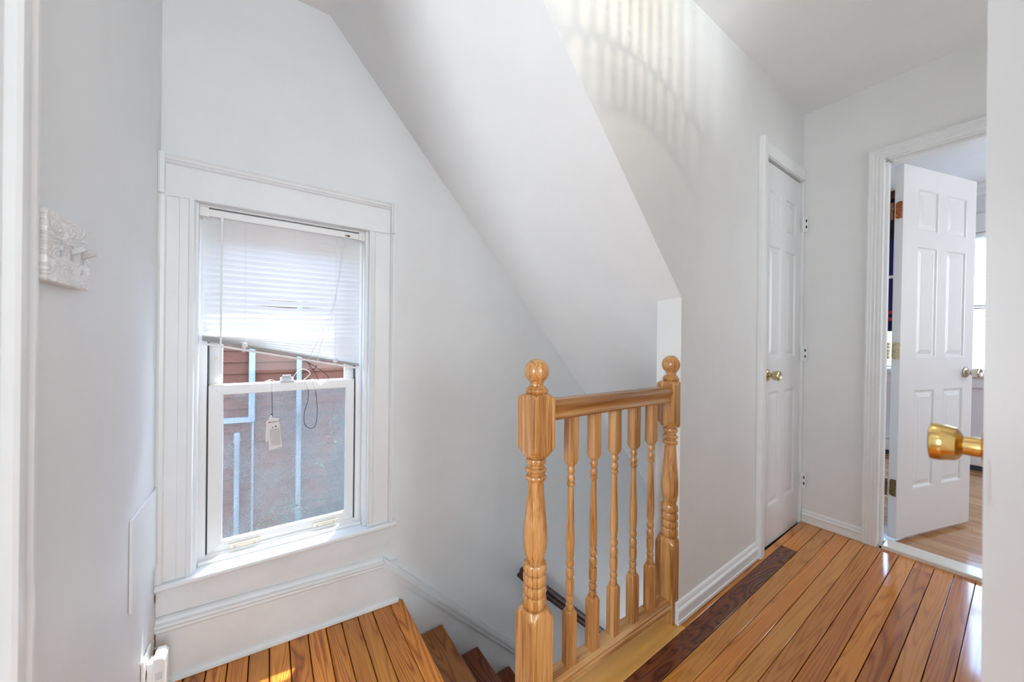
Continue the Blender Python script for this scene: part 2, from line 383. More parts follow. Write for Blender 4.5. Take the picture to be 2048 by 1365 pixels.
for i in range(len(edges)-1):
    x0 = 1.334 if i == 0 else XL+.002
    js = sorted(joints.get(i, [random.uniform(.1, .8)] if i > 8 else []))
    xs = [x0]+js+[XF-.001 if edges[i+1] > -1.4 else 1.49]
    for k in range(len(xs)-1):
        mt = rowmat[i] if i < len(rowmat) else random.choice(['pine_mid', 'pine_red', 'pine_gold'])
        if i == 1 and k == 1: mt = 'pine_mid'
        if i == 2 and k == 1: mt = 'pine_mid'
        floor_plank(xs[k]+G*.6, xs[k+1]-G*.6, edges[i+1]+G, edges[i]-G, mt, random.uniform(-.0006, .0006))
b = MB().plank(.57-XF, 1.3315-XF, .7455, .872, -.03, .0, .002)
b.build('edge_board', 'pine_tan', FL, local=True)['label'] = 'pale tan board under the railing'
MB().plank(XL+.002-XF, .5685-XF, .7455, .83, -.03, .0, .004).build('edge_board', 'pine_gold', FL, local=True)

# ------------------------------------------------------------------ landing and stairs
LT = -.048
LZ = -.167
LD = tag(MB().box(XL-.531, -.02, .832, 1.688, -.2, -.022).build('landing', 'gap_dark'), 'worn pine plank landing below the window', 'landing', kind='structure')
LD.location = (.531, 0, LZ); LD.rotation_euler = (0, math.atan(-LT), 0)
xe = [-.312, -.24, -.178, -.117, -.054, .010, .0747, .1394, .2049, .2654, .3294, .3922, .4706]
for i in range(len(xe)-1):
    MB().plank(xe[i]+.0016-.531, xe[i+1]-.0016-.531, .832, 1.686, -.022, random.uniform(-.001, .001), .002).build('floor_plank', 'landing_pine', LD, local=True)
MB().plank(.4706+.001-.531, .0, .875, 1.674, -.026, .001, .004).build('nosing_board', 'landing_pine', LD, local=True)
ST = tag(empty('staircase', (.53, 1.27, LZ)), 'narrow wooden stairs going down to the right from the landing', 'stairs', kind='structure')
for i in range(1, 11):
    xn, zn = .529+.2062*i, LZ-.002-.2088*i
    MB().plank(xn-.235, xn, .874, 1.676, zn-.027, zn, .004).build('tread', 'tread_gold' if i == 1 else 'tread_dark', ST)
    MB().box(xn-.2062-.032, xn-.2062-.014, .874, 1.676, zn-.001, zn+.2088-.028).build('riser', 'old_trim_paint', ST)
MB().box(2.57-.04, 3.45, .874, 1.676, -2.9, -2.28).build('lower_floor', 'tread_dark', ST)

# ------------------------------------------------------------------ baseboards, skirts, casings
def profile_run(name, mat, prof, pts, parent=None, outward=None, up=(0, 0, 1)):
    # prof: (out, up) polygon swept from pts[0] to pts[1]
    a, b_ = Vector(pts[0]), Vector(pts[1]); o_ = Vector(outward); u_ = Vector(up)
    m_ = MB(); n_ = len(prof)
    vs = [a+o_*p+u_*q for p, q in prof]+[b_+o_*p+u_*q for p, q in prof]
    m_.add(vs, [tuple(range(n_)), tuple(range(2*n_-1, n_-1, -1))]+[(i, (i+1) % n_, n_+(i+1) % n_, n_+i) for i in range(n_)])
    return m_.build(name, mat, parent)
BBP = [(0, 0), (.013, 0), (.014, .012), (.011, .014), (.011, .038), (.014, .044), (.013, .050), (.007, .056), (.009, .062), (.006, .071), (.002, .074), (0, .074)]
o = profile_run('baseboard_center', 'trim_paint', [(p*1.15, q*1.12) for p, q in BBP], ((1.310, YC, zf(1.31)+.003), (2.022, YC, zf(2.02)+.003)), outward=(0, -1, 0)); tag(o, 'white moulded baseboard between railing post and closet door', 'baseboard', kind='structure')
o = profile_run('baseboard_right', 'trim_paint', BBP, ((XF, .768, .001), (XF, .508, .001)), outward=(-1, 0, 0)); tag(o, 'short white baseboard between closet door and bedroom doorway', 'baseboard', kind='structure')
# window-wall baseboard (follows the sloping landing) and the stair skirt
def lz(x): return LZ+(x-.531)*LT
BW = empty('baseboard_back', (.1, YW, lz(.1))); tag(BW, 'tall white baseboard with moulded cap under the stair window', 'baseboard', kind='structure')
flat = [(0, 0), (.017, 0), (.017, .19), (0, .19)]
cap = [(0, .172), (.019, .172), (.022, .178), (.020, .186), (.026, .194), (.024, .202), (.015, .206), (.012, .216), (.005, .222), (0, .222)]
shoe = [(.017, 0), (.030, 0), (.028, .010), (.023, .016), (.017, .018)]
for nm, pf, xe1 in (('board', flat, .508), ('cap_moulding', cap, .441), ('quarter_round', shoe, .508)):
    profile_run(nm, 'old_trim_paint', pf, ((XL, YW, lz(XL)+.002), (xe1, YW, lz(xe1)+.002)), BW, (0, -1, 0))
SK = empty('trim_skirt', (.8, YW, -.5)); tag(SK, 'white stair skirt board running down along the window wall', 'trim', kind='structure')
sl = -1.0; x0s, z0s = .441, lz(.441)+.222
XZp = lambda u, v, t: (u, t, v)
def skirt(off0, off1): # band parallel to the stairs
    return [(x0s, z0s+off0), (3.4, z0s+off0+sl*(3.4-x0s)), (3.4, z0s+off1+sl*(3.4-x0s)), (x0s, z0s+off1)]
MB().prism([(.470, z0s-.05), (3.4, z0s-.05+sl*(3.4-x0s)), (3.4, -3.1), (.47, -1.3), (.47, -.4)], XZp, YW-.008, YW).build('board', 'old_trim_paint', SK)
for a_, b_, d in ((0, -.022, .0205), (-.014, -.034, .0255), (-.034, -.062, .0185), (-.062, -.074, .0115)):
    MB().prism(skirt(a_, b_), XZp, YW-d, YW).build('cap_moulding', 'old_trim_paint', SK)
# casing of the doorway in the left wall
CASP = [(0, 0), (.010, 0), (.014, .004), (.014, .012), (.010, .016), (.012, .024), (.015, .040), (.015, .052), (.019, .054), (.019, .066), (.015, .070), (0, .070)]
m_ = MB()
prof = [(p*1.15, .8745-q) for p, q in CASP]; n_ = len(prof)
m_.add([(XL+p, q, z) for z in (-.12, 2.12) for p, q in prof], [tuple(range(n_)), tuple(range(2*n_-1, n_-1, -1))]+[(i, (i+1) % n_, n_+(i+1) % n_, n_+i) for i in range(n_)])
tag(m_.build('trim_left', 'trim_paint'), 'white fluted door casing at the far left edge', 'trim', kind='structure')
MB().box(XL-.101, XL+.006, .794, .8065, -.09, 2.05).build('jamb_board', 'trim_paint', bpy.data.objects['trim_left'])
b = MB().box(-2.1, -2.0, -1.3, 1.5, -.1, 2.5).box(-2.0, XL-.1, 1.5, 1.6, -.1, 2.5).box(-2.0, XL-.1, -1.4, -1.3, -.1, 2.5).box(-2.0, XL-.1, -1.3, 1.5, 2.5, 2.56)
tag(b.build('wall_side_room', 'wall_paint'), 'white walls of the bright side room through the left doorway', 'wall', kind='structure')
tag(MB().box(-2.0, XL, -1.3, 1.5, -.16, -.085).build('floor', 'bedroom_oak'), 'oak floor of the side room through the left doorway', 'floor', kind='structure')

# ------------------------------------------------------------------ six-panel doors
def rings(m_, x0, x1, z0, z1, prof, sgn, yb):
    vs, fs = [], []
    for ins, d in prof:
        y = yb+sgn*d
        vs += [(x0+ins, y, z0+ins), (x1-ins, y, z0+ins), (x1-ins, y, z1-ins), (x0+ins, y, z1-ins)]
    k = len(prof)
    for i in range(k-1):
        for j in range(4): fs.append((i*4+j, i*4+(j+1) % 4, (i+1)*4+(j+1) % 4, (i+1)*4+j))
    fs.append(tuple((k-1)*4+j for j in range(4)))
    m_.add(vs, fs)
def six_panel(parent, W, H, T, cols, rows):
    # local frame: x along the leaf, front face y = 0, back face y = T, z up
    m_ = MB(); (a0, a1), (b0, b1) = cols; xs = [0, a0, a1, b0, b1, W]; zs = [0]
    for r_ in rows: zs += list(r_)
    zs.append(H)
    for i in (0, 2, 4): m_.box(xs[i], xs[i+1], 0, T, 0, H)
    for k in (0, 2, 4, 6):
        for c_ in (1, 3): m_.box(xs[c_], xs[c_+1], 0, T, zs[k], zs[k+1])
    m_.build('slab', 'door_paint', parent, local=True)
    pr = [(0, 0), (.006, .0015), (.012, .008), (.019, .009), (.040, .0035), (.042, .0025)]
    for c_ in (1, 3):
        for k in (1, 3, 5):
            q = MB(); rings(q, xs[c_], xs[c_+1], zs[k], zs[k+1], pr, 1, 0); rings(q, xs[c_], xs[c_+1], zs[k], zs[k+1], pr, -1, T)
            q.build('panel', 'door_paint', parent, local=True)
KN = [(0, .031), (.003, .032), (.006, .029), (.009, .024), (.011, .013), (.022, .0125), (.025, .018), (.029, .0228), (.040, .0248), (.052, .0262), (.056, .0250), (.0575, .0215), (.0565, .018), (.054, .009), (.0535, .001)]
def knob(parent, x, z, mat, face=0, sgn=-1, k=1.0):
    kb = MB().lathe([(sgn*t*k, r) for t, r in [(.001, .0128)]+KN[4:]], (x, face, z), 'y', 28).build('knob', mat, parent, smooth=35, local=True)
    rs = MB().lathe([(sgn*t*(k if k == 1 else .45), r*(1 if k == 1 else .85)) for t, r in KN[:5]], (x, face, z), 'y', 28).build('rosette', mat, kb, smooth=35, local=True)
    return kb
# closet door
DC = empty('door_1', (2.094, .785, -.013)); tag(DC, 'narrow white six-panel closet door with small brass knob', 'door', kind='structure')
six_panel(DC, .528, 2.031, .035, ((.090, .245), (.312, .462)), ((.202, .817), (.997, 1.602), (1.702, 1.895)))
knob(DC, .072, .907, 'old_brass')
for z in (.262, 1.017, 1.787):
    h = MB().box(.534, .5395, -.036, -.012, z-.045, z+.045).build('hinge', 'trim_paint', DC, local=True)
    q = MB()
    for k in range(3): q.lathe([(0, .0055), (.027, .0055)], (.530, -.010, z-.043+k*.0297), 'z', 10)
    q.build('hinge_barrel', 'trim_paint', h, smooth=40, local=True)
    q = MB(); 
    for k in (-.022, .014): q.box(.5330, .5342, -.030, -.024, z+k-.004, z+k+.012)
    q.build('hinge_slot', 'gap_dark', h, local=True)
MB().prism([(2.020, .775), (2.020, .757), (2.026, .751), (2.050, .750), (2.066, .754), (2.078, .756), (2.0875, .762), (2.0875, .775)], lambda u, v, t: (u, v, t), zf(2.05)+.002, 2.100).build('casing', 'trim_paint', DC)
MB().box(2.0875, 2.633, .768, .776, 2.034, 2.098).build('head_casing', 'trim_paint', DC)
MB().box(2.0875, 2.0925, .776, .83, -.01, 2.03).build('jamb', 'trim_paint', DC)
MB().box(2.6245, 2.634, .770, .86, -.01, 2.03).build('jamb', 'trim_paint', DC)
MB().box(2.088, 2.632, .7755, .864, -.06, zf(2.36)-.012).build('door_gap_shade', 'gap_dark', DC)  # dark box added so the gap under the door looks shaded
# bedroom door, open into the bedroom
DB = empty('door_2', (2.7765, .4038, .020), R(-17.02)); tag(DB, 'white six-panel bedroom door standing open with nickel knob', 'door', kind='structure')
six_panel(DB, .681, 2.003, .035, ((.132, .318), (.398, .592)), ((.255, .797), (.972, 1.580), (1.662, 1.892)))
knob(DB, .612, .885, 'nickel')
for z, mt in ((.270, 'dark_bronze'), (1.008, 'old_brass'), (1.762, 'rusty_metal')):
    q = MB().prism([(.004, -.045), (.022, -.045), (.029, -.038), (.029, .038), (.022, .045), (.004, .045)], lambda u, v, t: (t, u, z+v), -.0025, .0)
    h = q.build('hinge', mt, DB, local=True)
    q = MB()
    for k in range(5): q.lathe([(0, .006), (.0175, .006)], (-.012, .040, z-.045+k*.0182), 'z', 10)
    q.build('hinge_barrel', mt, h, smooth=40, local=True)
    q = MB()
    for zz in (-.03, 0, .03): q.lathe([(0, .004), (-.0012, .0035)], (-.0025, .016+(.006 if zz == 0 else 0), z+zz), 'x', 8)
    q.build('screw', mt, h, smooth=40, local=True)
# its frame in the end wall
CF = empty('door_frame', (XF, .43, 0)); tag(CF, 'white moulded frame around the bedroom doorway', 'door frame', kind='structure')
pr = [(0, .506), (.016, .506), (.018, .500), (.014, .496), (.015, .488), (.011, .484), (.013, .474), (.010, .470), (.012, .460), (.009, .455), (.010, .448), (0, .446)]
pr = [(p, q+.004) for p, q in pr]
n_ = len(pr)
def mitre(z0, z1): # jamb leg with a mitred top
    m_ = MB(); vs = [(XF-p, q, z0) for p, q in pr]+[(XF-p, q, 2.028+(q-.450)) for p, q in pr]
    m_.add(vs, [tuple(range(n_)), tuple(range(2*n_-1, n_-1, -1))]+[(i, (i+1) % n_, n_+(i+1) % n_, n_+i) for i in range(n_)]); return m_
mitre(.0, 0).build('casing_leg', 'trim_paint', CF)
m_ = MB(); vs = [(XF-p, q, 2.028+(q-.450)) for p, q in pr]+[(XF-p, -.42-(q-.450), 2.028+(q-.450)) for p, q in pr]
m_.add(vs, [tuple(range(n_)), tuple(range(2*n_-1, n_-1, -1))]+[(i, (i+1) % n_, n_+(i+1) % n_, n_+i) for i in range(n_)]); m_.build('casing_head', 'trim_paint', CF)
m_ = MB(); vs = [(XF-p, -.42-(q-.450), 0) for p, q in pr]+[(XF-p, -.42-(q-.450), 2.028+(q-.450)) for p, q in pr]
m_.add(vs, [tuple(range(n_)), tuple(range(2*n_-1, n_-1, -1))]+[(i, (i+1) % n_, n_+(i+1) % n_, n_+i) for i in range(n_)]); m_.build('casing_leg', 'trim_paint', CF)
MB().box(XF-.004, XF+.112, .450, .462, 0, 2.03).build('jamb', 'trim_paint', CF)
MB().box(XF+.028, XF+.070, .439, .450, 0, 2.02).build('door_stop', 'trim_paint', CF)
MB().box(XF-.004, XF+.112, -.41, .436, 2.024, 2.036).build('head_jamb', 'trim_paint', CF)
MB().box(XF+.028, XF+.070, -.41, .424, 2.012, 2.024).build('door_stop', 'trim_paint', CF)
CF.rotation_euler = (R(.4), 0, 0); DB.rotation_euler = (R(.55), 0, R(-17.02))
TH = MB().plank(XF-.004, 2.752, -.40, .434, -.01, .019, .004).build('threshold', 'marble'); tag(TH, 'pale stone threshold in the bedroom doorway', 'threshold', kind='structure')
# near door whose latch edge closes off the right of the view
DN = empty('door_3', (1.492, .0330, .0), R(180)); tag(DN, 'white door edge with big shiny brass knob close by on the right', 'door', kind='structure')
six_panel(DN, .760, 2.02, .0365, ((.11, .35), (.41, .65)), ((.22, .80), (.98, 1.585), (1.685, 1.90)))
for ob in list(DN.children): ob.location.z += -.03
knob(DN, .760-.062, .922, 'brass', k=.87)
MB().box(.7596, .7608, .006, .031, .865, .92).build('latch_plate', 'door_paint', DN, local=True)
for z in (.2, 1.0, 1.8): MB().lathe([(0, .006), (.09, .006)], (-.006, -.004, z), 'z', 10).build('hinge', 'old_brass', DN, smooth=40, local=True)

# ------------------------------------------------------------------ stair window
W1 = empty('window_1', (.07, YW, .2)); tag(W1, 'white sash window above the landing with a half raised blind', 'window', kind='structure')
cy0 = YW-.020
def xyprism(poly, z0, z1): return MB().prism(poly, lambda u, v, t: (u, v, t), z0, z1)
xyprism([(XL, YW), (XL, cy0-.010), (-.306, cy0-.012), (-.297, cy0-.010), (-.293, cy0-.001), (-.262, cy0), (-.260, cy0-.003), (-.238, cy0-.002), (-.234, cy0-.006), (-.222, cy0-.006), (-.220, cy0+.002), (-.219, YW+.03), (-.222, YW+.03), (-.222, YW)], .222, 1.548).build('casing_leg', 'trim_paint', W1)
xyprism([(.474, YW), (.474, cy0-.012), (.466, cy0-.012), (.462, cy0-.007), (.458, cy0-.010), (.455, cy0), (.393, cy0), (.391, cy0-.003), (.388, cy0), (.374, cy0-.002), (.371, cy0-.006), (.366, cy0-.006), (.364, YW+.03), (.370, YW+.03), (.370, YW)], .222, 1.548).build('casing_leg', 'trim_paint', W1)
YZ = lambda u, v, t: (t, u, v)
MB().prism([(YW, 1.546), (cy0-.006, 1.546), (cy0-.004, 1.552), (cy0-.003, 1.655), (cy0-.012, 1.659), (cy0-.010, 1.664), (cy0-.016, 1.668), (cy0-.014, 1.676), (cy0-.020, 1.683), (YW, 1.685)], YZ, XL+.001, .476).build('head_casing', 'trim_paint', W1)
xyprism([(XL+.0005, YW), (XL+.0005, cy0-.022), (-.306, cy0-.024), (-.297, cy0-.021), (-.293, YW)], 1.548, 1.6848).build('backband', 'trim_paint', W1)
xyprism([(.4755, YW), (.4755, cy0-.022), (.466, cy0-.024), (.462, cy0-.018), (.456, cy0-.021), (.455, YW)], 1.548, 1.6848).build('backband', 'trim_paint', W1)
stool = [(1.800, .200), (1.660, .198), (1.652, .200), (1.647, .207), (1.648, .216), (1.654, .221), (1.800, .2225)]
MB().prism(stool, YZ, XL+.001, .491).build('stool', 'trim_paint', W1)
MB().prism([(YW, .108), (YW-.017, .108), (YW-.017, .130), (YW-.022, .132), (YW-.022, .199), (YW, .199)], YZ, XL+.001, .468).build('apron', 'old_trim_paint', W1)
# jamb liners and vinyl frame
MB().box(-.222, -.2125, YW-.004, 1.80, .222, 1.546).build('jamb', 'trim_paint', W1)
MB().box(.352, .370, YW-.004, 1.80, .222, 1.546).build('jamb', 'trim_paint', W1)
MB().box(-.213, .353, 1.70, 1.80, 1.538, 1.546).build('jamb', 'trim_paint', W1)
MB().box(-.2125, -.1925, 1.738, 1.798, .222, 1.538).build('track', 'vinyl', W1)
MB().box(.327, .352, 1.738, 1.798, .222, 1.538).build('track', 'vinyl', W1)
MB().box(-.1925, -.1885, 1.7495, 1.78, .236, 1.53).build('track_gap', 'dark_rubber', W1)
MB().box(.3225, .327, 1.7495, 1.78, .236, 1.53).build('track_gap', 'dark_rubber', W1)
MB().prism([(1.725, .222), (1.725, .232), (1.742, .236), (1.742, .243), (1.80, .246), (1.80, .222)], YZ, -.2125, .352).build('sill_frame', 'vinyl', W1)
MB().box(-.21, .35, 1.716, 1.726, .2222, .2345).build('sill_strip', 'trim_paint', W1)
def sash(name, x0, x1, z0, z1, y0, y1, sl_, sr, rt, rb, glassmat):
    s_ = empty(name, ((x0+x1)/2, (y0+y1)/2, z0)); attach(s_, W1); s_.matrix_parent_inverse = wmat(W1).inverted()
    # mitred rails
    def mq(pts): return MB().prism(pts, lambda u, v, t: (u, t, v), y0, y1)
    mq([(x0, z0), (x0+sl_, z0+rb), (x0+sl_, z1-rt), (x0, z1)]).build('stile', 'vinyl', s_, bevel=.0015)
    mq([(x1, z0), (x1, z1), (x1-sr, z1-rt), (x1-sr, z0+rb)]).build('stile', 'vinyl', s_, bevel=.0015)
    mq([(x0, z1), (x0+sl_, z1-rt), (x1-sr, z1-rt), (x1, z1)]).build('rail', 'vinyl', s_, bevel=.0015)
    mq([(x0, z0), (x1, z0), (x1-sr, z0+rb), (x0+sl_, z0+rb)]).build('rail', 'vinyl', s_, bevel=.0015)
    MB().box(x0+sl_-.002, x1-sr+.002, (y0+y1)/2-.002, (y0+y1)/2+.002, z0+rb-.002, z1-rt+.002).build('glass_pane', glassmat, s_)
    return s_
LS = sash('lower_sash', -.188, .322, .239, .8785, 1.748, 1.772, .043, .034, .036, .040, 'clear_glass')
US = sash('upper_sash', -.190, .325, .850, 1.535, 1.775, 1.797, .040, .040, .035, .030, 'clear_glass')
for x0 in (-.123, .1605):
    h = MB().box(x0, x0+.098, 1.736, 1.742, .258, .262).box(x0, x0+.016, 1.7445, 1.7485, .243, .264).box(x0+.082, x0+.098, 1.7445, 1.7485, .243, .264).build('lift_handle', 'cream_plastic', LS)
    MB().prism([(x0+.010, 1.7485), (x0+.022, 1.7365), (x0+.076, 1.7365), (x0+.088, 1.7485), (x0+.082, 1.7485), (x0+.074, 1.7405), (x0+.024, 1.7405), (x0+.016, 1.7485)], lambda u, v, t: (u, v, t), .2475, .2575).build('grip', 'cream_plastic', h)
    q = MB()
    for xx in (x0+.008, x0+.090): q.lathe([(0, .0045), (-.0016, .004)], (xx, 1.7445, .2535), 'y', 12)
    q.build('screw', 'steel', h, smooth=40)
q = MB().box(.038, .088, 1.744, 1.776, .8785, .886).prism([(.043, 1.75), (.078, 1.75), (.084, 1.757), (.084, 1.766), (.078, 1.772), (.043, 1.772), (.038, 1.766), (.038, 1.757)], lambda u, v, t: (u, v, t), .886, .899).build('sash_lock', 'grey_plastic', LS)
MB().box(.046, .076, 1.752, 1.770, .899, .908).build('cam', 'grey_plastic', q, bevel=.002)
MB().box(-.186, -.142, 1.746, 1.772, .8785, .8815).build('tilt_latch', 'cream_plastic', LS)
MB().lathe([(0, .006), (-.004, .0055)], (-.168, 1.775, .985), 'y', 14).build('night_latch', 'cream_plastic', US, smooth=40)
MB().box(-.150, .295, 1.7985, 1.7995, .245, .872).build('insect_screen', 'insect_screen', W1)

# ------------------------------------------------------------------ blind over the window
BL = empty('window_blind', (.065, 1.715, 1.545)); tag(BL, 'white mini blind hanging crooked over the upper sash of the stair window', 'blind')
MB().box(-.200, .338, 1.702, 1.728, 1.507, 1.533).build('head_rail', 'white_plastic', BL, bevel=.002)
for x0 in (-.2125, .326): 
    q = MB().box(x0, x0+.0265, 1.6965, 1.7325, 1.503, 1.537).build('mounting_bracket', 'white_plastic', BL, bevel=.002)
MB().box(.3395, .3425, 1.694, 1.6962, 1.510, 1.528).build('bracket_catch', 'cream_plastic', BL)
MB().box(.270, .290, 1.6995, 1.7015, 1.512, 1.519).build('cord_lock', 'chipped_plaster', BL)
NS = 34; bxl, bxr = -.2035, .3345
zL0, zR0, zLb, zRb = 1.497, 1.497, 1.040, .930
cd_, ct_ = .0125, R(70)
for i in range(NS):
    zl = max(zL0-.0212*i, zLb+.010+.00165*(NS-1-i)); zr = max(zR0-.0206*i, zRb+.010+.00185*(NS-1-i))
    stl = 1 if zL0-.0212*i > zLb+.010+.00165*(NS-1-i) else 0
    strr = 1 if zR0-.0206*i > zRb+.010+.00185*(NS-1-i) else 0
    vs, fs = [], []; NX = 8; NC = 5
    sag = .010 if i == 15 else (.004 if i in (14, 16) else 0)
    for a in range(NX+1):
        q = a/NX; x = bxl+(bxr-bxl)*q
        z = zl+(zr-zl)*q-sag*math.exp(-((q-.5)/.22)**2)
        ang = ct_*(stl+(strr-stl)*q) if (stl or strr) else R(4)
        ang = max(ang, R(6))
        for c_ in range(NC):
            t = (c_/(NC-1)-.5)*2; cr = .0016*(1-t*t)
            dy, dz = t*cd_*math.cos(ang)-cr*math.sin(ang), t*cd_*math.sin(ang)+cr*math.cos(ang)
            vs.append((x, 1.716+dy, z+dz))
    for a in range(NX):
        for c_ in range(NC-1): fs.append((a*NC+c_, a*NC+c_+1, (a+1)*NC+c_+1, (a+1)*NC+c_))
    ob = MB().add(vs, fs).build('slat', 'slat_white', BL, smooth=60)
m_ = MB(); vs = []
for x, z in ((bxl, zLb), (bxr, zRb)):
    vs += [(x, 1.704, z-.004), (x, 1.728, z-.004), (x, 1.729, z+.004), (x, 1.703, z+.004)]
m_.add(vs, [(0, 1, 2, 3), (7, 6, 5, 4)]+[(k, (k+1) % 4, 4+(k+1) % 4, 4+k) for k in range(4)]); m_.build('bottom_rail', 'white_plastic', BL, bevel=.0015)
def zmid(z0l, z0r, x): q = (x-bxl)/(bxr-bxl); return z0l+(z0r-z0l)*q
for x in (-.078, .237):
    q = MB()
    for dy in (-.0135, .0135): q.tube([(x, 1.716+dy, 1.506), (x, 1.716+dy, zmid(zLb, zRb, x))], .0006, 5)
    q.build('ladder_cord', 'cord_white', BL)
    zb = zmid(zLb, zRb, x)
    MB().lathe([(0, .004), (.003, .009), (.012, .010), (.019, .008), (.022, .003)], (x, 1.7005, zb-.004+.012), 'z', 12).build('cord_knot', 'cord_white', BL, smooth=40)
    MB().lathe([(0, .006), (-.004, .005)], (x-.004, 1.712, zb-.004), 'z', 12).build('rail_button', 'grey_plastic', BL, smooth=40)
q = MB().tube([(-.1486, 1.6935, 1.512), (-.1487, 1.693, 1.46), (-.1487, 1.692, .958), (-.148, 1.692, .930)], .0032, 6).build('tilt_wand', 'white_plastic', BL)
MB().lathe([(0, .0045), (.02, .0045), (.024, .002)], (-.1486, 1.6935, 1.488), 'z', 8).build('wand_hook', 'white_plastic', q)
def cord(pts, mat, r=.0009, k=6): return MB().tube(catmull(pts, k), r, 6).build('lift_cord', mat, BL, smooth=60)
cord([(.275, 1.700, 1.512), (.266, 1.692, 1.49), (.235, 1.69, 1.251), (.19, 1.69, 1.099), (.161, 1.69, 1.036), (.129, 1.69, .966)], 'cord_white')
cord([(.279, 1.700, 1.512), (.269, 1.692, 1.49), (.246, 1.69, 1.317), (.213, 1.69, 1.121), (.185, 1.69, 1.057), (.164, 1.69, .952)], 'cord_white')
cord([(.129, 1.692, .966), (.148, 1.70, .937), (.164, 1.702, .91), (.173, 1.706, .885)], 'cord_backlit', .0013)
cord([(.164, 1.692, .952), (.162, 1.70, .941), (.153, 1.702, .930)], 'cord_backlit', .0013)
cord([(.131, 1.694, .962), (.164, 1.70, .941), (.192, 1.70, .919), (.21, 1.702, .897), (.208, 1.71, .882)], 'cord_backlit', .0013)
cord([(.208, 1.71, .882), (.192, 1.722, .868), (.177, 1.73, .872), (.162, 1.734, .884), (.152, 1.738, .887), (.17, 1.736, .872), (.182, 1.735, .858), (.19, 1.735, .862)], 'cord_white', .0013)
cord([(.123, 1.742, .886), (.129, 1.741, .874), (.1365, 1.740, .855), (.139, 1.739, .845)], 'cord_white', .0013)
cord([(.152, 1.741, .886), (.156, 1.741, .872), (.161, 1.740, .855), (.165, 1.739, .842)], 'cord_white', .0013)
cord([(.139, 1.739, .845), (.137, 1.738, .795), (.127, 1.738, .761), (.124, 1.738, .723), (.127, 1.738, .698), (.138, 1.738, .682), (.152, 1.738, .677), (.165, 1.738, .684), (.17, 1.738, .707), (.173, 1.738, .742), (.171, 1.738, .789), (.165, 1.739, .842)], 'cord_backlit', .0013)
cord([(.084, 1.752, .893), (.091, 1.745, .912), (.109, 1.742, .930), (.128, 1.742, .930), (.145, 1.742, .914), (.137, 1.744, .9), (.122, 1.743, .887)], 'cord_white', .0012)
cord([(.152, 1.741, .886), (.14, 1.745, .8835), (.128, 1.745, .8835), (.122, 1.743, .887)], 'cord_white', .0012)

# ------------------------------------------------------------------ warning tag on its string
WT = empty('warning_tag', (.02, 1.735, .756)); tag(WT, 'small white paper warning tag hanging on a string in front of the lower sash', 'tag')
MB().tube(catmull([(.019, 1.745, .886), (.005, 1.741, .893), (-.011, 1.738, .888), (-.030, 1.737, .873), (-.028, 1.736, .871), (-.009, 1.736, .884), (.006, 1.740, .888), (.007, 1.738, .867), (.0095, 1.738, .845)], 6), .0011, 6).build('string_bow', 'cord_white', WT)
MB().tube(catmull([(.014, 1.742, .884), (.0135, 1.738, .866), (.0105, 1.738, .845)], 6), .0011, 6).build('string_bow', 'cord_white', WT)
MB().tube(catmull([(.010, 1.738, .845), (.011, 1.738, .80), (.0125, 1.737, .757), (.0135, 1.736, .740)], 6), .0012, 6).build('string', 'cord_backlit', WT)
MB().lathe([(0, .001), (.002, .0035), (.005, .003), (.007, .001)], (.009, 1.737, .749), 'z', 10).build('knot', 'cord_backlit', WT, smooth=50)
XZ2 = lambda y: (lambda u, v, t: (u, y+t, v))
MB().prism([(-.002, .729), (.0065, .751), (.011, .751), (.0145, .736), (.035, .736), (.047, .616), (.002, .608)], XZ2(1.7335), 0, .0005).build('card', 'paper', WT)
MB().prism([(-.008, .727), (.03, .732), (.030, .66), (-.010, .642)], XZ2(1.7355), 0, .0005).build('back_card', 'paper', WT)
fc = bpy.data.curves.new('warning_text', 'FONT'); fc.body = 'WARNING'; fc.size = .0076; fc.align_x = 'CENTER'; fc.extrude = .00008
fo = bpy.data.objects.new('tmp_text', fc); COL.objects.link(fo); bpy.context.view_layer.update()
me = bpy.data.meshes.new_from_object(fo.evaluated_get(bpy.context.evaluated_depsgraph_get())); bpy.data.objects.remove(fo)
me.materials.append(MATS['ink']); tx = bpy.data.objects.new('warning_text', me); COL.objects.link(tx)
tx.location = (.0225, 1.7328, .7195); tx.rotation_euler = (R(90), R(-3), 0); attach(tx, WT)
MB().prism([(-.0005, .719), (.0055, .7195), (.0025, .7255)], XZ2(1.7330), 0, .0003).build('warning_triangle', 'ink', WT)
q = MB().prism([(.021, .705), (.026, .706), (.027, .700), (.022, .699)], XZ2(1.7330), 0, .0003).prism([(.013, .702), (.016, .702), (.015, .697), (.012, .697)], XZ2(1.7330), 0, .0003)
q.build('pictogram', 'ink', WT)
q = MB()
for k in range(14):
    z = .690-k*.0049; x0 = .0035+k*.0003
    q.prism([(x0, z), (x0+.034, z+.0025), (x0+.034, z+.0035), (x0, z+.001)], XZ2(1.7330), 0, .0003)
q.build('print_lines', 'ink', WT)

